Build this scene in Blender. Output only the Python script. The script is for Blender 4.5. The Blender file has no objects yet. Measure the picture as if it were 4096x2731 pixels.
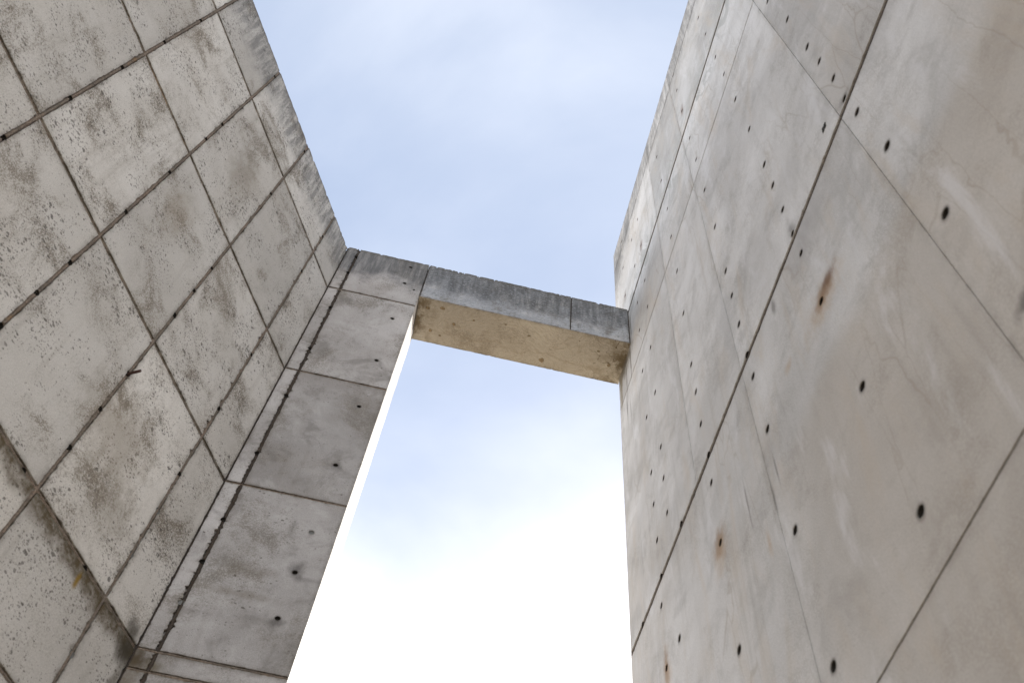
import bpy, bmesh, math, random
from mathutils import Vector, Matrix
from mathutils.geometry import delaunay_2d_cdt
R = math.radians
scn = bpy.context.scene
# ---------------------------------------------------------------- camera
CAM_Z = 1.6
cam_d = bpy.data.cameras.new('camera')
cam = bpy.data.objects.new('camera', cam_d)
scn.collection.objects.link(cam)
rt = Vector((0.98952674, -0.12548141, 0.07135298))
up = Vector((-0.14434968, -0.86018345, 0.48912943))
fw = Vector((0.0, 0.49430643, 0.86928773))
m = Matrix((rt, up, -fw)).transposed().to_4x4()
m.translation = Vector((0, 0, CAM_Z))
cam.matrix_world = m
cam_d.sensor_width = 36.0
cam_d.lens = 36.0 * 3930.5 / 4096.0
cam_d.clip_end = 5000
cam_d.dof.use_dof = True
cam_d.dof.focus_distance = 11.0
cam_d.dof.aperture_fstop = 2.4
scn.camera = cam
# ---------------------------------------------------------------- sun, sky
VEIL_HI = (1.74, 2.10, 2.78, 1); VEIL_MID = (4.9, 4.95, 5.1, 1); VEIL_LOW_FILL = (11.0, 11.2, 11.4, 1)
SUN_AZ, SUN_EL = R(15), R(36)          # azimuth measured from +Y towards +X
w = bpy.data.worlds.new('World'); scn.world = w; w.use_nodes = True
nt = w.node_tree; nt.nodes.clear()
def wn(t, **k):
    n = nt.nodes.new(t)
    for a, b in k.items(): setattr(n, a, b)
    return n
sky = wn('ShaderNodeTexSky', sky_type='NISHITA', sun_disc=False, sun_elevation=SUN_EL, sun_rotation=SUN_AZ,
         altitude=50, air_density=1.0, dust_density=1.6, ozone_density=1.4)
tc = wn('ShaderNodeTexCoord')
mp = wn('ShaderNodeMapping'); mp.inputs['Scale'].default_value = (1.2, 1.9, 1.8); mp.inputs['Rotation'].default_value = (0.2, 0.35, 0.7)
no = wn('ShaderNodeTexNoise'); no.inputs['Scale'].default_value = 1.3; no.inputs['Detail'].default_value = 6; no.inputs['Roughness'].default_value = .52; no.inputs['Distortion'].default_value = .5
rmp = wn('ShaderNodeMapRange', interpolation_type='SMOOTHSTEP'); rmp.inputs['From Min'].default_value = .36; rmp.inputs['From Max'].default_value = .70
rmp.inputs['To Min'].default_value = 0; rmp.inputs['To Max'].default_value = .34
# thin high veil: pale blue overhead, white haze lower; unseen low part brightened to light walls
sep = wn('ShaderNodeSeparateXYZ')
hz = wn('ShaderNodeMapRange', interpolation_type='SMOOTHSTEP')
for i_, v_ in enumerate((.80, .56, 0.0, 1.0)): hz.inputs[i_ + 1].default_value = v_
hz2 = wn('ShaderNodeMapRange', interpolation_type='SMOOTHSTEP')
for i_, v_ in enumerate((.64, .30, 0.0, 1.0)): hz2.inputs[i_ + 1].default_value = v_
mx0 = wn('ShaderNodeMath', operation='ADD', use_clamp=True)
vc1 = wn('ShaderNodeMix', data_type='RGBA'); vc1.inputs[6].default_value = VEIL_HI; vc1.inputs[7].default_value = VEIL_MID
vc2 = wn('ShaderNodeMix', data_type='RGBA'); vc2.inputs[7].default_value = VEIL_LOW_FILL
veil = wn('ShaderNodeMix', data_type='RGBA'); veil.inputs[0].default_value = .78
bg = wn('ShaderNodeBackground'); bg.inputs['Strength'].default_value = .1
out = wn('ShaderNodeOutputWorld')
lk = nt.links.new
lk(tc.outputs['Generated'], mp.inputs[0]); lk(mp.outputs[0], no.inputs['Vector']); lk(no.outputs[0], rmp.inputs[0])
lk(tc.outputs['Generated'], sep.inputs[0]); wob = wn('ShaderNodeMath', operation='MULTIPLY_ADD'); wob.inputs[1].default_value = -.16
wob2 = wn('ShaderNodeMath', operation='ADD'); wob2.inputs[1].default_value = .08
lk(no.outputs[0], wob.inputs[0]); lk(sep.outputs['Z'], wob.inputs[2]); lk(wob.outputs[0], wob2.inputs[0]); lk(wob2.outputs[0], hz.inputs[0]); lk(sep.outputs['Z'], hz2.inputs[0])
hz3 = wn('ShaderNodeMapRange', interpolation_type='SMOOTHSTEP')
for i_, v_ in enumerate((.88, .985, 0.0, .20)): hz3.inputs[i_ + 1].default_value = v_
mx1 = wn('ShaderNodeMath', operation='ADD', use_clamp=True)
lk(sep.outputs['Z'], hz3.inputs[0]); lk(hz3.outputs[0], mx1.inputs[0]); lk(rmp.outputs[0], mx1.inputs[1])
lk(mx1.outputs[0], mx0.inputs[0]); lk(hz.outputs[0], mx0.inputs[1])
lk(mx0.outputs[0], vc1.inputs[0]); lk(hz2.outputs[0], vc2.inputs[0]); lk(vc1.outputs[2], vc2.inputs[6])
lk(vc2.outputs[2], veil.inputs[7]); lk(sky.outputs[0], veil.inputs[6])
lk(veil.outputs[2], bg.inputs[0]); lk(bg.outputs[0], out.inputs[0])
sd = bpy.data.lights.new('sun', 'SUN'); sd.energy = 4.4; sd.angle = R(.53); sd.color = (1, .95, .87)
sun = bpy.data.objects.new('sun', sd); scn.collection.objects.link(sun)
sv = Vector((math.sin(SUN_AZ) * math.cos(SUN_EL), math.cos(SUN_AZ) * math.cos(SUN_EL), math.sin(SUN_EL)))
sun.rotation_euler = sv.to_track_quat('Z', 'Y').to_euler(); sun.location = (0, 0, 40)
# ---------------------------------------------------------------- exposure
scn.view_settings.view_transform = 'Standard'; scn.view_settings.look = 'None'
scn.view_settings.exposure = 1.52; scn.view_settings.gamma = 1
scn.render.engine = 'CYCLES'
scn.cycles.max_bounces = 5; scn.cycles.diffuse_bounces = 4

# ================================================================ materials
class G:
    """small helper to wire shader nodes"""
    def __init__(s, name):
        s.m = bpy.data.materials.new(name); s.m.use_nodes = True
        s.t = s.m.node_tree; s.t.nodes.clear()
        s.o = s.t.nodes.new('ShaderNodeOutputMaterial')
        s.b = s.t.nodes.new('ShaderNodeBsdfPrincipled'); s.l(s.b.outputs[0], s.o.inputs[0])
    def l(s, a, b): s.t.links.new(a, b)
    def n(s, t, **k):
        x = s.t.nodes.new(t)
        for a, b in k.items(): setattr(x, a, b)
        return x
    def put(s, sock, v):
        if isinstance(v, bpy.types.NodeSocket): s.l(v, sock)
        else:
            if isinstance(v, tuple) and len(v) == 3 and sock.type == 'RGBA': v = v + (1,)
            sock.default_value = v
    def math(s, op, a, b=0.0, c=None, clamp=False):
        x = s.n('ShaderNodeMath', operation=op, use_clamp=clamp)
        s.put(x.inputs[0], a); s.put(x.inputs[1], b)
        if c is not None: s.put(x.inputs[2], c)
        return x.outputs[0]
    def vm(s, op, a, b=(0, 0, 0)):
        x = s.n('ShaderNodeVectorMath', operation=op); s.put(x.inputs[0], a); s.put(x.inputs[1], b)
        return x.outputs['Value'] if op in ('LENGTH', 'DISTANCE') else x.outputs[0]
    def ss(s, v, a, b, lo=0.0, hi=1.0, t='SMOOTHSTEP'):
        x = s.n('ShaderNodeMapRange', interpolation_type=t)
        for i, q in enumerate((v, a, b, lo, hi)): s.put(x.inputs[i], q)
        return x.outputs[0]
    def mix(s, f, a, b, mode='MIX'):
        x = s.n('ShaderNodeMix', data_type='RGBA', blend_type=mode)
        s.put(x.inputs[0], f); s.put(x.inputs[6], a); s.put(x.inputs[7], b)
        return x.outputs[2]
    def noise(s, v, sc=1.0, det=5, ro=.55, dist=0.0):
        x = s.n('ShaderNodeTexNoise'); s.l(v, x.inputs['Vector'])
        x.inputs['Scale'].default_value = sc; x.inputs['Detail'].default_value = det
        x.inputs['Roughness'].default_value = ro; x.inputs['Distortion'].default_value = dist
        return x.outputs[0]
    def voro(s, v, sc, feat='F1', rnd=1.0):
        x = s.n('ShaderNodeTexVoronoi', feature=feat); s.l(v, x.inputs['Vector'])
        x.inputs['Scale'].default_value = sc; x.inputs['Randomness'].default_value = rnd
        return x.outputs
    def attr(s, n): return s.n('ShaderNodeAttribute', attribute_name=n).outputs['Fac']

def mul(g, f, k): return g.math('MULTIPLY', f, k, clamp=True)

def concrete(name, light, dark, pits=1.0, blotch=.5, top=None, top_amt=.0, top_drop=.9, spots=(), veins=0.0,
             band=None, streak=.3, tonevar=.12, warm=(0.46, .415, .355), wash=0.0, swirl=0.0, dirtcol=(.12, .10, .07), edge_amt=1.0, tide=None, mottle=0.0):
    g = G(name)
    P = g.n('ShaderNodeTexCoord').outputs['Object']
    sx = g.n('ShaderNodeSeparateXYZ'); g.l(P, sx.inputs[0]); X, Z = sx.outputs[0], sx.outputs[2]
    tone = g.attr('tone'); edge = g.attr('edge'); halo = g.attr('halo')
    cb = g.n('ShaderNodeCombineXYZ'); g.put(cb.inputs[0], g.math('MULTIPLY', tone, 37.0)); g.put(cb.inputs[1], g.math('MULTIPLY', tone, 61.0))
    Q = g.vm('ADD', P, cb.outputs[0])
    # body colour: broad cloudy variation
    n1 = g.noise(Q, .9, 6, .6, .3)
    col = g.mix(g.ss(n1, .32, .68), dark, light)
    n2 = g.noise(Q, .55, 4, .5, .6)
    col = g.mix(g.ss(n2, .5, .75, 0, .35), col, warm)
    tv = g.ss(tone, 0, 1, 1 - tonevar, 1 + tonevar * .6, 'LINEAR')
    tvc = g.n('ShaderNodeCombineXYZ')
    for i in range(3): g.put(tvc.inputs[i], tv)
    col = g.mix(1.0, col, tvc.outputs[0], 'MULTIPLY')
    # formwork drag marks and water runs, stretched vertically
    Vs = g.vm('MULTIPLY', Q, (6.0, 6.0, .45)); n3 = g.noise(Vs, 1.6, 5, .6)
    col = g.mix(g.math('MULTIPLY', g.ss(n3, .52, .78), streak, clamp=True), col, dirtcol)
    col = g.mix(g.math('MULTIPLY', g.ss(n3, .46, .25), streak * .5, clamp=True), col, (.56, .55, .56))
    # dirty clouds made of fine grains
    n4 = g.noise(Q, 1.7, 7, .68, .4)
    grain = g.noise(Q, 75, 3, .75)
    cl = g.ss(n4, .43, .68)
    if band is not None and band[0][1] > .1: cl = g.math('MULTIPLY', cl, g.ss(Z, band[0][0] - .12, band[0][0] + .1, .3, 1.0))   # the lower pour is cleaner
    gm = g.ss(g.math('ADD', grain, g.math('MULTIPLY', cl, .17)), .54, .67)
    col = g.mix(g.math('MULTIPLY', g.math('MULTIPLY', gm, cl), blotch, clamp=True), col, dirtcol)
    col = g.mix(g.math('MULTIPLY', cl, blotch * .22), col, dirtcol)
    # everywhere: salt and pepper of paste, sand and dust
    fg = g.noise(P, 170, 2, .6)
    col = g.mix(g.ss(fg, .38, .70, 0, .27), col, (.13, .12, .105)); col = g.mix(g.ss(fg, .46, .28, 0, .35), col, (.74, .73, .71))
    if mottle > 0:
        nm = g.noise(Q, 2.6, 7, .68, .5)
        col = g.mix(g.math('MULTIPLY', g.ss(nm, .50, .66), mottle, clamp=True), col, (.15, .14, .13))
        col = g.mix(g.math('MULTIPLY', g.ss(nm, .47, .33), mottle * .7, clamp=True), col, (.50, .49, .49))
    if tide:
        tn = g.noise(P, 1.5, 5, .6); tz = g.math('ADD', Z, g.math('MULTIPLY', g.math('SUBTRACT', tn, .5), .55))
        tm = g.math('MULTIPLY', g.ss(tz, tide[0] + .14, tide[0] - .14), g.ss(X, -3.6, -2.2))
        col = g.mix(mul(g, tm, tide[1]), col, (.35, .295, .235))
    col = g.mix(g.ss(grain, .3, .7, 0, .16), col, (.17, .165, .16))
    # bug holes: fine and coarse, thicker in some places than others
    hgt = g.math('MULTIPLY', grain, .15)
    if pits > 0:
        warp = g.vm('MULTIPLY', Q, (.8, 1, 1.0))
        jit = g.n('ShaderNodeTexNoise'); g.l(Q, jit.inputs['Vector']); jit.inputs['Scale'].default_value = 22
        warp = g.vm('ADD', warp, g.vm('MULTIPLY', jit.outputs['Color'], (.03, .03, .03)))
        clu = g.noise(Q, 2.3, 4, .7)
        for sc, thr, a, b, st in ((66, .42, .34, .62, .55), (34, .36, .34, .64, .65), (15, .24, .34, .62, .75)):
            v = g.voro(warp, sc)
            t = g.math('MULTIPLY', g.ss(clu, a, b, .18, 1.0), thr * min(pits, 1.0) ** .5)
            rnd = g.n('ShaderNodeSeparateColor'); g.l(v[1], rnd.inputs[0])
            keep = g.ss(rnd.outputs[0], 1 - .62 * pits, 1 - .62 * pits + .12)
            msk = g.math('MULTIPLY', g.ss(g.math('SUBTRACT', t, v[0]), 0, .06), keep)
            col = g.mix(mul(g, msk, st), col, (.085, .075, .066))
            hgt = g.math('SUBTRACT', hgt, g.math('MULTIPLY', msk, .8 + 6 / sc))
    if veins > 0:
        dv = g.n('ShaderNodeTexNoise'); g.l(Q, dv.inputs['Vector']); dv.inputs['Scale'].default_value = 2.2; dv.inputs['Detail'].default_value = 4
        vv = g.vm('ADD', g.vm('MULTIPLY', P, (2.6, 1, .22)), g.vm('MULTIPLY', dv.outputs['Color'], (.16, .35, .05)))
        e = g.voro(vv, 1.7, 'DISTANCE_TO_EDGE')[0]
        mk = g.math('MULTIPLY', g.ss(e, .014, .002), g.ss(n2, .42, .60))
        col = g.mix(mul(g, mk, veins * .6), col, (.26, .215, .17))
        n6 = g.noise(g.vm('MULTIPLY', P, (2.2, 1, .5)), 1.5, 6, .68, .6)
        col = g.mix(g.ss(n6, .50, .70, 0, veins * .6), col, (.43, .365, .295))
        col = g.mix(g.ss(n6, .46, .30, 0, veins * .75), col, (.60, .60, .625))
    if wash > 0:   # lime run-off
        n7 = g.noise(g.vm('MULTIPLY', P, (1.4, 1, .8)), 1.7, 6, .6, 1.5)
        wm = g.math('MULTIPLY', g.ss(Z, 11.75, 12.5), g.ss(Z, 13.3, 12.65))
        wm = g.math('MULTIPLY', wm, g.ss(n7, .50, .56))
        col = g.mix(mul(g, wm, wash), col, (.30, .30, .29))
    if swirl > 0:
        n8 = g.noise(g.vm('MULTIPLY', P, (1.0, 1.7, 1)), 2.2, 3, .5, 2.4)
        rid = g.math('SINE', g.math('MULTIPLY', n8, 42.0))
        hgt = g.math('ADD', hgt, g.math('MULTIPLY', rid, swirl))
        col = g.mix(g.ss(rid, .55, 1, 0, .22), col, (.16, .12, .07))
        edgeb = g.math('ADD', sx.outputs[1], g.math('MULTIPLY', g.noise(P, 3.2, 5, .6), .34))
        ends = g.math('MAXIMUM', g.ss(X, 3.15, 3.58), g.ss(X, 1.35, 1.04))
        en = g.noise(P, 6.5, 5, .65)
        col = g.mix(g.math('MULTIPLY', ends, g.ss(en, .42, .60), clamp=True), col, (.135, .105, .065))
        ring = g.ss(g.math('ABSOLUTE', g.math('SUBTRACT', g.noise(P, 5.0, 2, .5, .8), .52)), .012, .0)
        col = g.mix(g.math('MULTIPLY', ring, g.ss(X, 3.05, 3.3), clamp=True), col, (.10, .075, .045))
        lin = g.ss(g.math('ABSOLUTE', g.math('SUBTRACT', edgeb, .60)), .028, .0)
        col = g.mix(mul(g, lin, .22), col, (.16, .12, .07))
    # dirt gathered at panel rims and round tie holes
    n5 = g.noise(P, 7.0, 5, .65)
    col = g.mix(g.math('MULTIPLY', g.math('POWER', edge, 1.6), g.ss(n5, .38, .66, .08 * edge_amt, .68 * edge_amt), clamp=True), col, (.115, .10, .082))
    col = g.mix(g.math('MULTIPLY', g.math('POWER', halo, 1.5), g.ss(n5, .3, .62, .25, .85), clamp=True), col, (.10, .09, .08))
    # weather staining under an exposed top edge
    if top is not None:
        ns = g.noise(g.vm('MULTIPLY', P, (8, 8, .9)), 1.7, 6, .7)
        nl = g.noise(P, 2.4, 6, .62)
        zz = g.math('ADD', Z, g.math('MULTIPLY', g.math('SUBTRACT', nl, .5), top_drop * 1.1))
        k = g.math('MULTIPLY', g.ss(zz, top - top_drop, top - top_drop * .55), g.ss(ns, .36, .60, .12 + .4 * (top_amt > .8), 1.0))
        col = g.mix(mul(g, k, top_amt), col, (.062, .064, .068))
        rim = g.ss(g.math('ADD', Z, g.math('MULTIPLY', ns, .16)), top - .02, top + .10)
        col = g.mix(mul(g, rim, top_amt), col, (.085, .075, .06))
        k2 = g.math('MULTIPLY', g.ss(zz, top - top_drop * 1.2, top), g.ss(grain, .52, .60))
        col = g.mix(mul(g, k2, top_amt * .7), col, (.10, .10, .10))
    if mottle > .7:   # pale flecks where the weathered skin has scaled off
        fl = g.noise(g.vm('MULTIPLY', P, (.8, 1, 1.6)), 26, 4, .75)
        col = g.mix(g.ss(fl, .54, .62, 0, .4), col, (.42, .44, .47)); col = g.mix(g.ss(fl, .46, .38, 0, .5), col, (.07, .07, .075))
    if band is not None:   # long damp stain under a pour line  (z, depth, x0, x1, strength)
        for (bz, dp, x0, x1, stg) in band:
            nb = g.noise(P, 4.5, 6, .65)
            lim = g.math('MULTIPLY', g.math('ADD', nb, .05), dp * 1.7)
            d = g.math('SUBTRACT', bz, Z)
            k = g.math('MULTIPLY', g.ss(g.math('SUBTRACT', lim, d), -.05, .10), g.ss(d, -.006, .004))
            k = g.math('MULTIPLY', k, g.ss(g.noise(P, 11, 5, .7), .28, .60, .45, 1.0))
            k = g.math('MULTIPLY', k, g.math('MULTIPLY', g.ss(X, x0, x0 + .06), g.ss(X, x1, x1 - .06)))
            col = g.mix(mul(g, k, stg), col, (.088, .066, .036))
            k = g.math('MULTIPLY', g.ss(g.math('ABSOLUTE', g.math('SUBTRACT', d, .01)), .045, .0), g.ss(nb, .42, .62))
            col = g.mix(mul(g, k, stg), col, (.045, .04, .03))
    for (px, pz, rx, rz, c, stg) in spots:
        d = g.vm('SUBTRACT', P, (px, 0, pz)); d = g.vm('MULTIPLY', d, (1 / rx, 0, 1 / rz))
        L = g.math('ADD', g.vm('LENGTH', d), g.math('MULTIPLY', g.math('SUBTRACT', g.noise(g.vm('MULTIPLY', P, (1, 1, .5)), 14, 4, .6), .5), 1.3))
        col = g.mix(g.math('MULTIPLY', g.ss(L, 1.0, .1), stg, clamp=True), col, c)
    g.l(col, g.b.inputs['Base Color'])
    g.put(g.b.inputs['Roughness'], g.ss(n4, .3, .7, .78, .92)); g.b.inputs['Specular IOR Level'].default_value = .3
    bp = g.n('ShaderNodeBump'); bp.inputs['Strength'].default_value = .35; bp.inputs['Distance'].default_value = .006
    g.l(hgt, bp.inputs['Height']); g.l(bp.outputs[0], g.b.inputs['Normal'])
    return g.m

def groove_mat(name, c1, c2, c3, sc=(1, 1, 1)):
    g = G(name); P = g.n('ShaderNodeTexCoord').outputs['Object']
    n = g.noise(P, 3.5, 5, .6); col = g.mix(g.ss(n, .35, .65), c1, c2)
    n = g.noise(P, 1.3, 4, .6); col = g.mix(g.ss(n, .60, .70, 0, .8), col, c3)
    n = g.noise(P, 55, 3, .6); col = g.mix(g.ss(n, .35, .65, 0, .45), col, (.05, .045, .04))
    g.l(col, g.b.inputs['Base Color']); g.b.inputs['Roughness'].default_value = .95
    return g.m

RUST = (.11, .052, .026); TAN = (.36, .25, .15); BLK = (.035, .03, .028)
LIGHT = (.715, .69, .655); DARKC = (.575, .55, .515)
M_left = concrete('weathered_panel_concrete', LIGHT, DARKC, pits=1.0, blotch=.85, top=12.62, top_amt=.6, top_drop=.75, streak=.26, tonevar=.2, dirtcol=(.15, .118, .078),
                  band=[(6.11, .17, -1, 4.2, 1.0)],
                  spots=[(3.98, 6.02, .16, .20, (.05, .042, .028), .95), (3.95, 6.18, .10, .12, (.07, .06, .045), .8), (4.0, 5.7, .06, .30, (.09, .075, .05), .7), (2.95, 7.0, .55, .55, (.24, .20, .15), .5), (3.2, 6.6, .5, .35, (.22, .19, .15), .45), (2.1, 9.1, .25, .5, (.26, .22, .17), .5), (2.3, 10.6, .3, .6, (.24, .21, .17), .5), (3.33, 5.98, .03, .10, (.22, .13, .01), .9), (.90, 7.45, .05, .16, RUST, .25), (.9, 8.3, .05, .2, RUST, .25)])
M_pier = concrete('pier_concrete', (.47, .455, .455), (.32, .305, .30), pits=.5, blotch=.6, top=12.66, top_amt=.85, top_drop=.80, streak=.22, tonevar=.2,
                  warm=(.36, .31, .28),
                  band=[(6.11, .035, -.2, 1.2, .6)], mottle=.55,
                  spots=[(.83, 7.10, .09, .12, BLK, .6), (.85, 7.02, .06, .06, BLK, .4), (.93, 7.02, .14, .04, BLK, .3), (.83, 6.56, .10, .06, BLK, .5), (.83, 8.40, .10, .10, BLK, .35),
                         (.04, 6.02, .15, .12, (.07, .052, .03), .95), (.17, 5.98, .10, .10, (.10, .08, .045), .8), (.05, 5.8, .12, .2, (.12, .095, .06), .7), (.48, 7.0, .32, .10, (.12, .10, .075), .4), (.5, 6.75, .4, .06, (.14, .12, .09), .45)])
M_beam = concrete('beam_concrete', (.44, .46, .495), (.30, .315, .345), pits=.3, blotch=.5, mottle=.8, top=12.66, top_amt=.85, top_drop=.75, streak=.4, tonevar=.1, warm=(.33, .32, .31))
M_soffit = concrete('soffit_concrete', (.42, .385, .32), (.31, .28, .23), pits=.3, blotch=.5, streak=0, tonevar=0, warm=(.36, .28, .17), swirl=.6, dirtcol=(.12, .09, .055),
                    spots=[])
right_spots = [(-2.10, 6.61, .20, .10, RUST, .9), (-2.14, 6.58, .34, .20, TAN, .5), (-2.02, 6.65, .12, .07, RUST, .6),
               (-3.97, 6.60, .11, .16, RUST, .7), (-3.97, 6.54, .18, .26, TAN, .55), (-5.156, 6.60, .09, .22, RUST, .6), (-5.15, 6.55, .12, .34, TAN, .5),
               (-4.79, 13.20, .09, .30, RUST, .55), (-3.006, 13.22, .08, .24, RUST, .55), (-5.55, 13.25, .06, .2, RUST, .4),
               (-2.634, 6.68, .07, .07, TAN, .45), (-3.33, 5.89, .04, .16, TAN, .5), (-1.2, 4.78, .10, .07, (.08, .075, .07), .7),
               (-2.578, 7.35, .05, .12, (.10, .09, .08), .6), (-3.48, 6.40, .018, .30, (.12, .11, .10), .6), (-3.06, 6.23, .018, .22, (.12, .11, .10), .6), (-3.16, 6.1, .02, .2, (.12, .11, .10), .55),
               (-5.75, 11.72, .50, .30, (.09, .075, .05), .9), (-5.9, 11.5, .07, .7, (.14, .115, .07), .7), (-5.50, 11.5, .035, .7, (.08, .07, .055), .7), (-5.68, 11.4, .025, .8, (.08, .07, .055), .7), (-5.42, 12.2, .05, .5, (.10, .09, .075), .7),
               (-5.72, 10.8, .03, .35, BLK, .6), (-5.6, 10.6, .015, .3, BLK, .6), (-5.85, 14.6, .5, .9, (.10, .10, .10), .65), (-5.3, 14.9, .25, .8, (.12, .12, .12), .6), (-4.2, 15.2, .16, .7, (.15, .15, .15), .5),
               (-2.0, 7.3, .5, .35, (.33, .32, .32), .6), (-3.2, 8.3, .25, .6, (.36, .355, .36), .5)]
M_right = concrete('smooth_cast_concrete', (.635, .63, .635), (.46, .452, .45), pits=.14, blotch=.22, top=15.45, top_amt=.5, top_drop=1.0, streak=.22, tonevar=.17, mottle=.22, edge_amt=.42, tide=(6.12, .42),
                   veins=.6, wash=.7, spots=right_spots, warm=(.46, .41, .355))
M_groove = groove_mat('joint_mortar', (.27, .21, .165), (.20, .17, .14), (.30, .18, .085))
M_groove_d = groove_mat('dark_joint', (.045, .033, .025), (.065, .047, .034), (.09, .07, .05))
M_groove_g = groove_mat('grey_joint', (.20, .19, .18), (.16, .155, .15), (.15, .14, .12))
M_core = groove_mat('rough_concrete_core', (.22, .205, .18), (.16, .15, .13), (.12, .11, .09))
g = G('hole_grime_shade'); g.b.inputs['Base Color'].default_value = (.012, .010, .009, 1); g.b.inputs['Roughness'].default_value = 1; M_hole = g.m  # grime taken near-black, so the colour carries the shade of deeper holes
n_ = g.noise(g.n('ShaderNodeTexCoord').outputs['Object'], 60, 3); g.l(g.mix(n_, (.008, .007, .006), (.03, .026, .022)), g.b.inputs['Base Color'])
g = G('plugged_hole'); P_ = g.n('ShaderNodeTexCoord').outputs['Object']; g.l(g.mix(g.noise(P_, 50, 3), (.09, .095, .095), (.20, .20, .19)), g.b.inputs['Base Color']); g.b.inputs['Roughness'].default_value = .9; M_plug = g.m
g = G('rusty_steel'); P_ = g.n('ShaderNodeTexCoord').outputs['Object']; g.l(g.mix(g.noise(P_, 40, 4), (.015, .01, .009), (.07, .022, .012)), g.b.inputs['Base Color']); g.b.inputs['Roughness'].default_value = .7; M_steel = g.m
g = G('warm_paving'); P_ = g.n('ShaderNodeTexCoord').outputs['Object']
c = g.mix(g.noise(P_, .35, 6, .6), (.37, .31, .235), (.46, .39, .30)); c = g.mix(g.ss(g.noise(P_, 25, 4, .6), .35, .65, 0, .35), c, (.28, .23, .17))
br = g.n('ShaderNodeTexBrick'); br.inputs['Scale'].default_value = 1.2; br.inputs['Mortar Size'].default_value = .008; br.offset = 0; g.l(P_, br.inputs['Vector'])
c = g.mix(g.math('MULTIPLY', br.outputs['Fac'], .6), c, (.14, .12, .09)); g.l(c, g.b.inputs['Base Color']); g.b.inputs['Roughness'].default_value = .9; M_ground = g.m

# ================================================================ geometry helpers
rng = random.Random(7)
C = scn.collection
def link(name, me, mats, parent=None, label=None):
    for mm in (mats if isinstance(mats, (list, tuple)) else [mats]): me.materials.append(mm)
    o = bpy.data.objects.new(name, me); C.objects.link(o)
    if parent: o.parent = parent
    if label: o['label'] = label
    return o

class MB:
    def __init__(s): s.v = []; s.f = []; s.a = {'edge': [], 'halo': [], 'tone': []}
    def add(s, vs, fs, edge=0., halo=0., tone=.5):
        k = len(s.v); s.v += vs; s.f += [tuple(i + k for i in f) for f in fs]
        for n, val in (('edge', edge), ('halo', halo), ('tone', tone)):
            s.a[n] += list(val) if isinstance(val, (list, tuple)) else [val] * len(vs)
    def box(s, x0, x1, y0, y1, z0, z1, **k):
        v = [(x, y, z) for x in (x0, x1) for y in (y0, y1) for z in (z0, z1)]
        s.add(v, [(0, 1, 3, 2), (4, 6, 7, 5), (0, 4, 5, 1), (2, 3, 7, 6), (0, 2, 6, 4), (1, 5, 7, 3)], **k)
    def mesh(s, name):
        me = bpy.data.meshes.new(name); me.from_pydata(s.v, [], s.f)
        for n, val in s.a.items():
            at = me.attributes.new(n, 'FLOAT', 'POINT'); at.data.foreach_set('value', val)
        bm = bmesh.new(); bm.from_mesh(me); bmesh.ops.recalc_face_normals(bm, faces=bm.faces); bm.to_mesh(me); bm.free()
        return me

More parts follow.
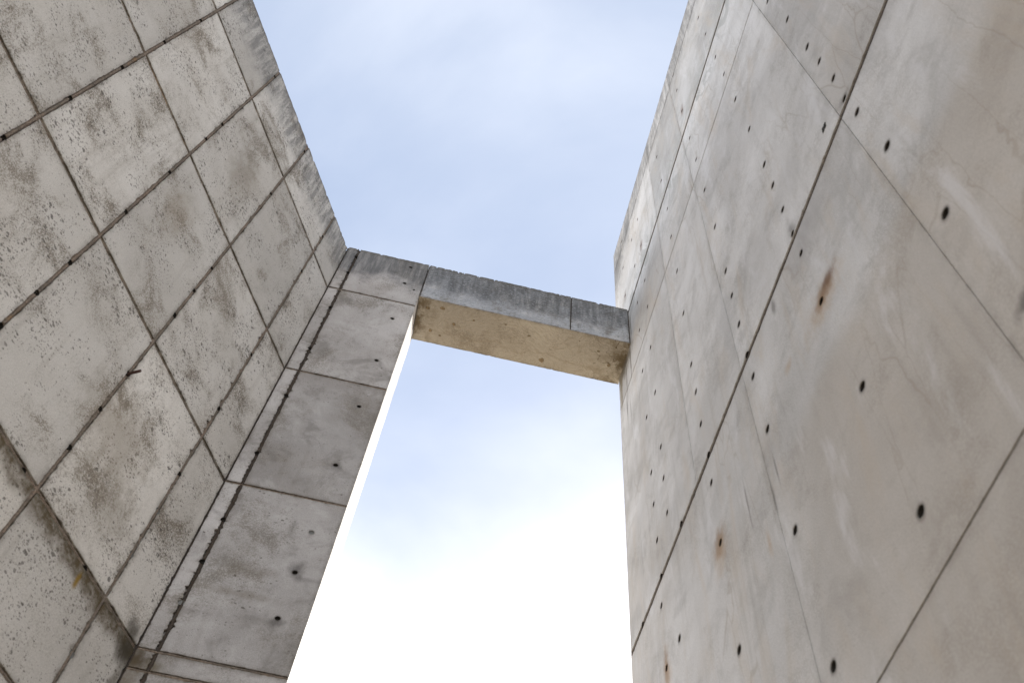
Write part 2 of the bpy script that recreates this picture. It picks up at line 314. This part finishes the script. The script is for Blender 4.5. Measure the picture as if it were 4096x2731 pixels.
def panel(mb, x0, x1, z0, z1, holes=(), jit=(.002,) * 4, chip=(.0,) * 4, step=.03, depth=.03, tone=.5, ring=.045, mapf=None):
    """one cast panel: rim with broken edges, cut-outs for tie holes, skirt back to the core.
       sides: 0 bottom, 1 right, 2 top, 3 left"""
    cs = [(x0, z0), (x1, z0), (x1, z1), (x0, z1)]
    pts = []
    for sd_ in range(4):
        a, b = cs[sd_], cs[(sd_ + 1) % 4]
        dx, dz = b[0] - a[0], b[1] - a[1]; Ln = math.hypot(dx, dz); tx, tz = dx / Ln, dz / Ln; nx, nz = -tz, tx
        ss_ = [i * Ln / max(1, round(Ln / step)) for i in range(max(1, round(Ln / step)))]
        near = []
        for (hx, hz_, hr) in holes:
            s0 = (hx - a[0]) * tx + (hz_ - a[1]) * tz; d0 = (hx - a[0]) * nx + (hz_ - a[1]) * nz
            if -.06 < d0 < hr + .004 and abs(d0) < hr and 0 < s0 < Ln:
                near.append((s0, d0, hr)); hw = math.sqrt(hr * hr - d0 * d0) * .995
                ss_ = [q for q in ss_ if abs(q - s0) > hw + .002 or q == 0]
                ss_ += [s0 + hw * k for k in (-.998, -.9, -.7, -.4, 0, .4, .7, .9, .998)]
        ss_.sort()
        run = 0.
        for q in ss_:
            if q == 0 or q >= Ln - 1e-6: o_ = jit[sd_] * .5
            else:
                run = run * .6 + rng.gauss(0, 1) * .55
                o_ = abs(jit[sd_] * run)
                if rng.random() < .16: o_ += chip[sd_] * rng.random() ** 2 * 1.6
            for (s0, d0, hr) in near:
                if abs(q - s0) < hr: o_ = max(o_, d0 + math.sqrt(max(0, hr * hr - (q - s0) ** 2)))
            pts.append((a[0] + tx * q + nx * o_, a[1] + tz * q + nz * o_))
    co = [Vector(p) for p in pts]; nb = len(co)
    edges = [(i, (i + 1) % nb) for i in range(nb)]
    edge = [1.] * nb; halo = [0.] * nb
    def ringpts(ox, nn):
        for i in range(nn):
            yield i / nn
    # inner rim (dirt fades out to here)
    rg = ring
    W_, H_ = x1 - x0, z1 - z0
    if W_ > 3 * rg and H_ > 3 * rg:
        rc = [(x0 + rg, z0 + rg), (x1 - rg, z0 + rg), (x1 - rg, z1 - rg), (x0 + rg, z1 - rg)]
        for sd_ in range(4):
            a, b = rc[sd_], rc[(sd_ + 1) % 4]; Ln = math.hypot(b[0] - a[0], b[1] - a[1]); k = max(1, round(Ln / .07))
            for i in range(k):
                t = i / k; x, z = a[0] + (b[0] - a[0]) * t, a[1] + (b[1] - a[1]) * t
                if any(math.hypot(x - h[0], z - h[1]) < h[2] * 2.9 for h in holes): continue
                co.append(Vector((x, z))); edge.append(0.); halo.append(0.)
    loops = []
    for (hx, hz_, hr) in holes:
        ins = min(hx - x0, x1 - hx, hz_ - z0, z1 - hz_)
        if ins < hr + .004: continue
        N = 20; k0 = len(co)
        for i in range(N):
            t = 2 * math.pi * i / N; rr = hr * (1 + rng.uniform(-.05, .05))
            co.append(Vector((hx + rr * math.cos(t), hz_ + rr * math.sin(t)))); edge.append(0.); halo.append(1.)
        loops.append((hx, hz_, hr, k0, N)); edges += [(k0 + i, k0 + (i + 1) % N) for i in range(N)]
        if ins > hr * 2.8:
            for i in range(12):
                t = 2 * math.pi * i / 12; dn = 1.0 if math.sin(t) > -.2 else 1.25
                co.append(Vector((hx + hr * 1.65 * math.cos(t), hz_ + hr * 1.8 * dn * math.sin(t)))); edge.append(0.); halo.append(0.)
    vo, eo, fo, ov, oe, of = delaunay_2d_cdt(co, edges, [], 0, 1e-6)
    vs = [(v.x, 0, v.y) for v in vo]
    src = [(o_[0] if o_ else 0) for o_ in ov]
    # keep triangles inside the outline and outside the holes
    def inside(px, pz):
        c_ = False; j = nb - 1
        for i in range(nb):
            xi, zi = pts[i]; xj, zj = pts[j]
            if (zi > pz) != (zj > pz) and px < (xj - xi) * (pz - zi) / (zj - zi) + xi: c_ = not c_
            j = i
        return c_
    keep = []
    mg = .06
    for f in fo:
        cx = sum(vo[i].x for i in f) / len(f); cz = sum(vo[i].y for i in f) / len(f)
        if any(math.hypot(cx - h[0], cz - h[1]) < h[2] * .93 for h in loops): continue
        if min(cx - x0, x1 - cx, cz - z0, z1 - cz) < mg and not inside(cx, cz): continue
        keep.append(tuple(f))
    e_ = [edge[i] for i in src]; h_ = [halo[i] for i in src]
    mp_ = mapf or (lambda p: p)
    mb.add([mp_(p) for p in vs], keep, edge=e_, halo=h_, tone=tone)
    # skirt
    vs = [(p[0], 0, p[1]) for p in pts] + [(p[0], depth, p[1]) for p in pts]
    mb.add([mp_(p) for p in vs], [(i, (i + 1) % nb, nb + (i + 1) % nb, nb + i) for i in range(nb)], edge=[1.] * nb + [3. * min(1, depth / .03)] * nb, tone=tone)
    for (hx, hz_, hr, k0, N) in loops:
        rim = [(co[k0 + i].x, co[k0 + i].y) for i in range(N)]
        vs = [(p[0], 0, p[1]) for p in rim] + [(p[0], depth, p[1]) for p in rim]
        mb.add([mp_(p) for p in vs], [(i, (i + 1) % N, N + (i + 1) % N, N + i) for i in range(N)], halo=1., tone=tone)

def hole_cup(parent, x, z, r, depth=.027, mat=None, front=.004, label=None):
    """dark socket left by a form tie: wall tube and bottom set inside the opening"""
    N = 16; bm = bmesh.new(); r1 = r * .97
    rings = [[bm.verts.new((r1 * k * math.cos(2 * math.pi * i / N), y, r1 * k * math.sin(2 * math.pi * i / N))) for i in range(N)] for k, y in ((1, front), (.93, depth * .6), (.82, depth))]
    for a, b in zip(rings, rings[1:]):
        for i in range(N): bm.faces.new((a[i], a[(i + 1) % N], b[(i + 1) % N], b[i]))
    c0 = bm.verts.new((0, depth * .97, 0))
    for i in range(N): bm.faces.new((rings[-1][i], rings[-1][(i + 1) % N], c0))
    bmesh.ops.recalc_face_normals(bm, faces=bm.faces)
    me = bpy.data.meshes.new('tie_hole'); bm.to_mesh(me); bm.free()
    o = link('tie_hole', me, mat or M_hole, parent, label); o.location = (x, 0, z)
    return o

def joint(parent, x0, x1, z0, z1, mat, y=.012, rough=.0, label=None, holes=()):
    """mortar bed lying in the groove between two panels, with a raised fin down its middle"""
    vert = (z1 - z0) > (x1 - x0); Ln = (z1 - z0) if vert else (x1 - x0); wd = (x1 - x0) if vert else (z1 - z0)
    n = max(2, int(Ln / (.012 if holes else .03))); mb = MB()
    holes = [h for h in holes if x0 - h[2] < h[0] < x1 + h[2] and z0 - h[2] < h[1] < z1 + h[2]]; vs = []; fs = []
    prof = [(-.002, y + .010), (wd * .20, y + .003), (wd * .34, y), (wd * .5, y - min(.004, wd * .2)), (wd * .66, y), (wd * .82, y + .003), (wd + .002, y + .010)]
    for i in range(n + 1):
        t = i * Ln / n
        for (a, yy) in prof:
            yy = max(.002, yy + rng.uniform(-.0015, .0015) - (rng.random() ** 6) * rough); a_ = a + rng.uniform(-.12, .12) * wd * (0 < a < wd)
            p = (x0 + a_, yy, z0 + t) if vert else (x0 + t, yy, z0 + a_)
            if any(math.hypot(p[0] - h[0], p[2] - h[1]) < h[2] * 1.12 for h in holes): p = (p[0], .0285, p[2])
            vs.append(p)
    k = len(prof)
    for i in range(n):
        for j in range(k - 1): fs.append((i * k + j, i * k + j + 1, (i + 1) * k + j + 1, (i + 1) * k + j))
    mb.add(vs, fs); return link('joint', mb.mesh('joint'), mat, parent, label)

def rows(zs): return list(zip(zs, zs[1:]))

S = 1.35
aL, aR = 0.3945104302, -0.0847876126
dirL = Vector((math.sin(aL), math.cos(aL), 0)); nL = Vector((math.cos(aL), -math.sin(aL), 0))
dirR = Vector((math.sin(aR), math.cos(aR), 0)); dirP = Vector((math.cos(aR), -math.sin(aR), 0))
def frame(x, origin):
    z = Vector((0, 0, 1)); y = z.cross(x); mm = Matrix((x, y, z)).transposed().to_4x4(); mm.translation = origin; return mm
CORNER = Vector((-2.18427, 5.29070, 0))
def thing(o, label, cat):
    o['label'] = label; o['category'] = cat; o['kind'] = 'thing'
G0 = 0.0
# ================================================================ left wall (local x = distance along wall, z = height)
wallL = None
def z_(v): return v + CAM_Z
xs = [-4.5 + .9 * i for i in range(10)] + [4.045]
zsL = [G0, 1.6, 3.39, 5.19, 6.11, 7.92, 9.73, 11.54, 12.615]
holesL = [(.89, 5.86), (.89, 6.78), (.89, 7.68), (.9, 8.57), (.9, 9.49), (1.8, 7.67), (1.8, 8.57), (1.8, 9.02), (1.8, 10.81), (1.8, 6.78), (2.7, 9.47), (2.7, 10.84), (1.8, 4.96), (1.8, 5.4), (1.8, 5.86),
          (2.69, 6.76), (2.7, 7.64), (2.7, 7.2), (2.7, 5.85), (2.7, 5.39), (2.7, 4.94), (3.6, 7.64), (3.6, 6.74), (3.61, 9.45), (3.61, 10.39), (3.6, 5.83), (2.55, 4.497), (3.335, 4.50)]
plugL = [(3.594, 5.39), (3.6, 4.93), (3.6, 4.04)]
HL = [(x if abs(x / .9 - round(x / .9)) > .03 else .9 * round(x / .9), z_(z), .020 if z < 7 else .018) for x, z in holesL]
HLp = [(3.6, z_(z), .026) for x, z in plugL]
mb = MB(); mb.box(-5.4, 4.78, .030, .5, G0 - .3, 12.60)
GV, GH = .031, .036
for i in range(len(xs) - 1):
    for (a, b) in rows(zsL):
        x0 = xs[i] + (GV / 2 if i else 0); x1 = xs[i + 1] - (GV / 2 if i < len(xs) - 2 else 0)
        z0 = a + GH / 2; z1 = b - (GH / 2 if b < 12.6 else 0)
        close = x1 > -.95 and z1 > 4.9
        lastjoint = abs(xs[i + 1] - 3.6) < .01
        jv = .0035; ch = [.006, .008, .006, .006]
        if lastjoint: ch[1] = .022
        if b > 12.6: ch[2] = .03
        panel(mb, x0, x1, z0, z1, [h for h in HL + HLp if x0 - .05 < h[0] < x1 + .05 and z0 < h[1] < z1], jit=(.0022, .003, .003 if b < 12.6 else .006, .003), chip=ch,
              step=.03 if close else .15, tone=rng.random())
wallL = link('concrete_wall', mb.mesh('concrete_wall'), M_left)
wallL.matrix_world = frame(dirL, -nL * 4.05)
thing(wallL, 'weathered concrete wall on the left, a grid of pitted panels with brown joints', 'wall')
for x in xs[1:-1]:
    joint(wallL, x - GV / 2, x + GV / 2, G0, 12.605, M_groove, y=.006, rough=.010, holes=HL)
for z in zsL[1:-1]:
    joint(wallL, -4.5, 4.04, z - GH / 2, z + GH / 2, M_groove, y=.008, holes=HL, label='horizontal pour line with brown damp stain below it' if z == 6.11 else None)
for (x, z, r) in HL: hole_cup(wallL, x, z, r, depth=.02, front=.003)
for (x, z, r) in HLp: hole_cup(wallL, x, z, r, depth=.0075, front=.003, mat=M_plug, label='tie hole plugged with grey mortar')
# projecting steel bar with its rust-red tip
bm = bmesh.new()
r_ = bmesh.ops.create_cone(bm, cap_ends=True, segments=14, radius1=.011, radius2=.011, depth=.13)
bmesh.ops.translate(bm, verts=bm.verts, vec=(0, 0, .04))
bmesh.ops.bevel(bm, geom=[e for e in bm.edges if len(e.link_faces) == 2 and any(len(f.verts) > 4 for f in e.link_faces)], offset=.002, segments=2, affect='EDGES')
me = bpy.data.meshes.new('steel_bar'); bm.to_mesh(me); bm.free()
bar = link('steel_bar', me, M_steel, wallL, 'short rusty bar sticking out of the joint')
bar.location = (2.7, -.0, z_(5.85)); bar.rotation_euler = (R(95), 0, R(-4))
# ================================================================ pier (local x = distance from corner, z = height)
mb = MB(); mb.box(-.06, 1.022, .03, .655, G0 - .3, 12.61); PT = 12.665
zsP = [G0, 1.6, 3.39, 5.94, 6.11, 7.92, 9.74, 11.55, PT]
holesP = [(.14, 10.85), (.14, 10.4), (.14, 9.5), (.14, 8.59), (.82, 10.89), (.82, 10.44), (.95, 10.33), (.83, 9.55), (.83, 8.63), (.83, 7.76), (.14, 7.69), (.14, 6.76), (.82, 6.82), (.82, 5.47), (.82, 5.0), (.14, 5.87), (.14, 5.39)]
HP = [(x, z_(z), .022 if x != .95 else .014) for x, z in holesP]
HPp = [(.83, z_(5.93), .022), (.14, z_(4.965), .024), (.60, z_(4.12), .02), (.72, z_(4.12), .018)]
for (a, b) in rows(zsP):
    z0 = a + .013; z1 = b - (.013 if b < PT else 0)
    tp = b >= PT
    hs = [h for h in HP + HPp if z0 < h[1] < z1]
    t1 = {6.11: .45, 7.92: .12, 9.74: .95}.get(a, rng.random())
    xj = .150
    panel(mb, .014, xj - .014, z0, z1, [h for h in hs if h[0] < .3], jit=(.002, .011, .004 if tp else .002, .002), chip=(.004, .012, .02 if tp else .004, .004), step=.011, tone=.98, ring=.03)
    panel(mb, xj + .010, 1.03, z0, z1, hs, jit=(.002, .0025, .005 if tp else .002, .004), chip=(.004, .005, .02 if tp else .004, .012), step=.022, tone=t1)
# side reveal (faces the opening) and back face
panel(mb, .0, .66, G0, 11.80, jit=(.0, .002, .0, .002), chip=(0, .006, 0, .004), step=.05, depth=.004, tone=.8, mapf=lambda p: (1.031 - p[1], p[0], p[2]))
panel(mb, .0, 1.03, G0, PT, jit=(.0, .002, .0, .002), chip=(0, .006, 0, .004), step=.06, depth=.004, tone=.5, mapf=lambda p: (p[0], .661 - p[1], p[2]))
mb.box(.0, 1.028, .02, .655, PT - .06, PT - .012, edge=.6)
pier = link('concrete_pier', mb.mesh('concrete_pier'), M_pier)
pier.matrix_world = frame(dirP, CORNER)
thing(pier, 'narrow grey concrete pier in the left corner, rising to carry one end of the beam', 'pier')
joint(pier, .133, .163, G0, PT - .02, M_groove_d, y=.008, rough=.01, holes=HP, label='ragged vertical joint with crumbling mortar')
joint(pier, -.002, .014, G0, PT - .02, M_groove_d, y=.006)
for z in zsP[1:-1]: joint(pier, .012, 1.026, z - .013, z + .013, M_groove, y=.006)
for (x, z, r) in HP: hole_cup(pier, x, z, r, depth=.024)
for (x, z, r) in HPp: hole_cup(pier, x, z, r, depth=.0075, mat=M_plug, label='tie hole plugged with grey mortar')
# ================================================================ beam
BZ0, BZ1, BX1, BD = 11.806, PT + .002, 3.600, .592
mb = MB(); mb.box(1.034, BX1 - .002, .012, BD - .010, BZ0 + .010, BZ1 - .03, tone=.4, edge=.5)
for (x0, x1, tn) in ((1.046, 2.850, .35), (2.862, 3.578, .75)):
    panel(mb, x0, x1, BZ0, BZ1, [], jit=(.0025, .002, .008, .002), chip=(.008, .004, .03, .004), step=.012, depth=.02, tone=tn)
panel(mb, 1.036, BX1, BZ0 + .001, BZ1 - .02, [], jit=(.004, .002, .006, .002), chip=(.016, .0, .02, .0), step=.014, depth=.02, tone=.5, mapf=lambda p: (p[0], BD - p[1], p[2]))
bm_me = mb.mesh('beam_body')
beam = bpy.data.objects.new('concrete_beam', None); C.objects.link(beam)
beam.matrix_world = frame(dirP, CORNER)
beam.empty_display_size = .3
thing(beam, 'horizontal concrete beam bridging the gap between the pier and the right wall, dark weathered face', 'beam')
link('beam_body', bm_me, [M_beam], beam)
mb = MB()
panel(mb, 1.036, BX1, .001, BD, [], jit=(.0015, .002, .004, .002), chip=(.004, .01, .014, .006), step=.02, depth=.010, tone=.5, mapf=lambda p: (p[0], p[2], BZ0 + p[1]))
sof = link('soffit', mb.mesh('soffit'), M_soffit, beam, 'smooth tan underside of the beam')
for x in (1.038, 2.853): joint(beam, x - .001, x + .010, BZ0 + .004, BZ1 - .014, M_groove_d, y=.006, rough=.004)
joint(beam, 3.577, 3.602, BZ0 + .004, BZ1 - .02, M_groove_d, y=.008, rough=.02, label='crumbling mortar seam against the right wall')
# small pocks, plug ring and a chipped mortar patch under the beam
def pock(parent, x, y, r, mat, name='pockmark', sx=1.0):
    N = 18; bm = bmesh.new(); vs = []
    rr = [r * rng.uniform(.75, 1.2) for _ in range(N)]
    for k, dz in ((1, -.0006), (.8, -.004), (.55, -.0015)):
        vs.append([bm.verts.new((x + rr[i] * k * sx * math.cos(i * 2 * math.pi / N), y + rr[i] * k * math.sin(i * 2 * math.pi / N), BZ0 + dz)) for i in range(N)])
    for a, b in zip(vs, vs[1:]):
        for i in range(N): bm.faces.new((a[i], a[(i + 1) % N], b[(i + 1) % N], b[i]))
    bm.faces.new(vs[-1])
    bmesh.ops.recalc_face_normals(bm, faces=bm.faces)
    me = bpy.data.meshes.new(name); bm.to_mesh(me); bm.free(); return link(name, me, mat, parent)
M_stain = groove_mat('soffit_stain', (.17, .125, .07), (.24, .18, .11), (.12, .09, .05))
for (x, y, r, sx) in ((1.16, .13, .022, 1.4), (1.33, .09, .020, 1.7), (1.50, .27, .022, 1), (1.24, .42, .02, 1.1), (1.72, .16, .012, 1.3), (2.62, .49, .032, 1), (3.42, .36, .022, 1), (1.36, .46, .014, 1), (2.4, .2, .010, 2.2), (3.25, .2, .012, 1.6), (3.0, .12, .008, 1), (2.1, .12, .010, 1.6)):
    pock(beam, x, y, r, M_stain, sx=sx)
# ================================================================ right wall (local x = -distance along wall, z = height)
hR = [(2.12, 3.13), (3.03, 3.15), (1.22, 4.05), (2.13, 4.07), (3.04, 4.07), (3.94, 4.07), (1.23, 4.99), (2.15, 5.0), (3.04, 5.0), (3.95, 4.99), (4.85, 5.0), (5.16, 5.01), (3.04, 5.61), (3.93, 5.6), (5.16, 5.62),
      (1.24, 5.63), (2.14, 5.63), (1.25, 5.94), (2.14, 5.93), (3.05, 5.91), (3.91, 5.90), (4.58, 5.91), (5.12, 5.9), (5.65, 5.89), (1.22, 6.3), (2.13, 6.32), (3.04, 6.33), (3.94, 6.34), (4.84, 6.35), (5.13, 6.34),
      (1.22, 6.74), (2.12, 6.76), (3.03, 6.77), (3.93, 6.79), (4.84, 6.81), (5.14, 6.82), (1.22, 7.16), (2.11, 7.18), (3.02, 7.19), (3.93, 7.22), (4.83, 7.25), (5.13, 7.26), (1.2, 8.01), (2.1, 8.02), (3.0, 8.05),
      (3.91, 8.11), (4.83, 8.16), (5.13, 8.16), (1.23, 8.93), (2.1, 8.92), (3.0, 8.95), (3.89, 8.98), (4.83, 9.04), (5.13, 9.05), (2.1, 9.81), (3.0, 9.83), (3.89, 9.84), (4.79, 9.9), (5.12, 9.93), (2.11, 10.55),
      (3.01, 10.57), (3.86, 10.57), (4.79, 10.58), (5.11, 10.6), (2.1, 11.61), (3.01, 11.62), (3.89, 11.57), (4.79, 11.61), (5.09, 11.61), (5.55, 11.65), (2.1, 12.51), (3.0, 12.49), (3.9, 12.5), (4.82, 12.54),
      (5.12, 12.52), (5.56, 12.53), (3.02, 13.71), (2.99, 13.19), (4.8, 13.21), (5.55, 13.42)]
HR = []
for x, z in hR:
    r = .029 if z < 5.1 else .026
    if z > 9.7: r = .023
    if z in (13.71,) : r = .012
    HR.append((-x, z_(z), r))
mb = MB()
RZ = [(G0, .008), (2.6, .012), (z_(2.82), .015), (z_(5.87), .058), (z_(9.53), .016), (z_(11.03), .070), (z_(13.21), .020), (15.43, 0)]
RX = [-5.985, -4.187, -3.166, -1.346, .45, 2.25, 4.05, 5.4]
mb.box(-5.98, 5.4, .028, .60, G0 - .3, 15.40)
for i in range(len(RX) - 1):
    for (a, ga), (b, gb_) in zip(RZ, RZ[1:]):
        gx = .0045
        # the seam at 4.19 m stops at the heavy pour line; the panel below runs on
        if b <= z_(5.88) and i == 0: x0, x1 = RX[0], RX[2] - gx / 2
        elif b <= z_(5.88) and i == 1: continue
        else: x0 = RX[i] + (gx / 2 if i else 0); x1 = RX[i + 1] - (gx / 2 if i < len(RX) - 2 else 0)
        z0, z1 = a + ga / 2, b - gb_ / 2
        tp = b > 15.4; hv = abs(a - z_(5.87)) < .01; hv2 = abs(b - z_(5.87)) < .01
        panel(mb, x0, x1, z0, z1, [h for h in HR if x0 < h[0] < x1 and z0 - .03 < h[1] < z1 + .03],
              jit=(.0022 if hv else .0006, .0004, .004 if tp else (.002 if hv2 else .0006), .0004 if i else .002), chip=(.010 if hv else .001, .001, .02 if tp else (.008 if hv2 else .001), .001 if i else .006),
              step=.03 if i < 4 else .2, tone=rng.random(), ring=.06)
# end face towards the open sky
panel(mb, .0, .6, G0, 15.43, jit=(.0, .002, .003, .002), chip=(0, .006, .01, .004), step=.08, depth=.004, tone=.8, mapf=lambda p: (-5.986 + p[1], .6 - p[0], p[2]))
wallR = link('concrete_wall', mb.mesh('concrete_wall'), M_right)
wallR.matrix_world = frame(-dirR, -(-dirP) * 1.86284)
thing(wallR, 'tall smooth pale concrete wall on the right with dark tie holes and rust spots', 'wall')
for (z, gz) in RZ[1:-1]:
    mt = M_groove_d if gz > .015 else (M_groove_g if z < 5 else M_groove_d)
    joint(wallR, -5.98, 5.4, z - gz / 2, z + gz / 2, mt, y=.004 if gz > .015 else .003, rough=.002, holes=HR)
for i, x in enumerate(RX[1:-1]):
    joint(wallR, x - .0023, x + .0023, G0 if i else z_(5.88), 15.42, M_groove_g, y=.006)
for (x, z, r) in HR: hole_cup(wallR, x, z, r, depth=.026)
# plastic rebar spacer left in the face
mb = MB()
for (ax, az) in ((0, 0), (.028, .003), (.003, .028), (.030, .030)):
    mb.box(ax - .011, ax + .011, -.004, .01, az - .011, az + .011)
sp = link('spacer', mb.mesh('spacer'), M_hole, wallR, 'small black square spacer block'); sp.location = (-1.50, 0, z_(6.09)); sp.rotation_euler = (0, R(8), 0)
# ================================================================ ground
me = bpy.data.meshes.new('ground'); s_ = 1500
me.from_pydata([(-s_, -s_, 0), (s_, -s_, 0), (s_, s_, 0), (-s_, s_, 0)], [], [(0, 1, 2, 3)])
gr = link('ground', me, M_ground); gr['kind'] = 'structure'; gr['label'] = 'warm stone paving at the foot of the walls'
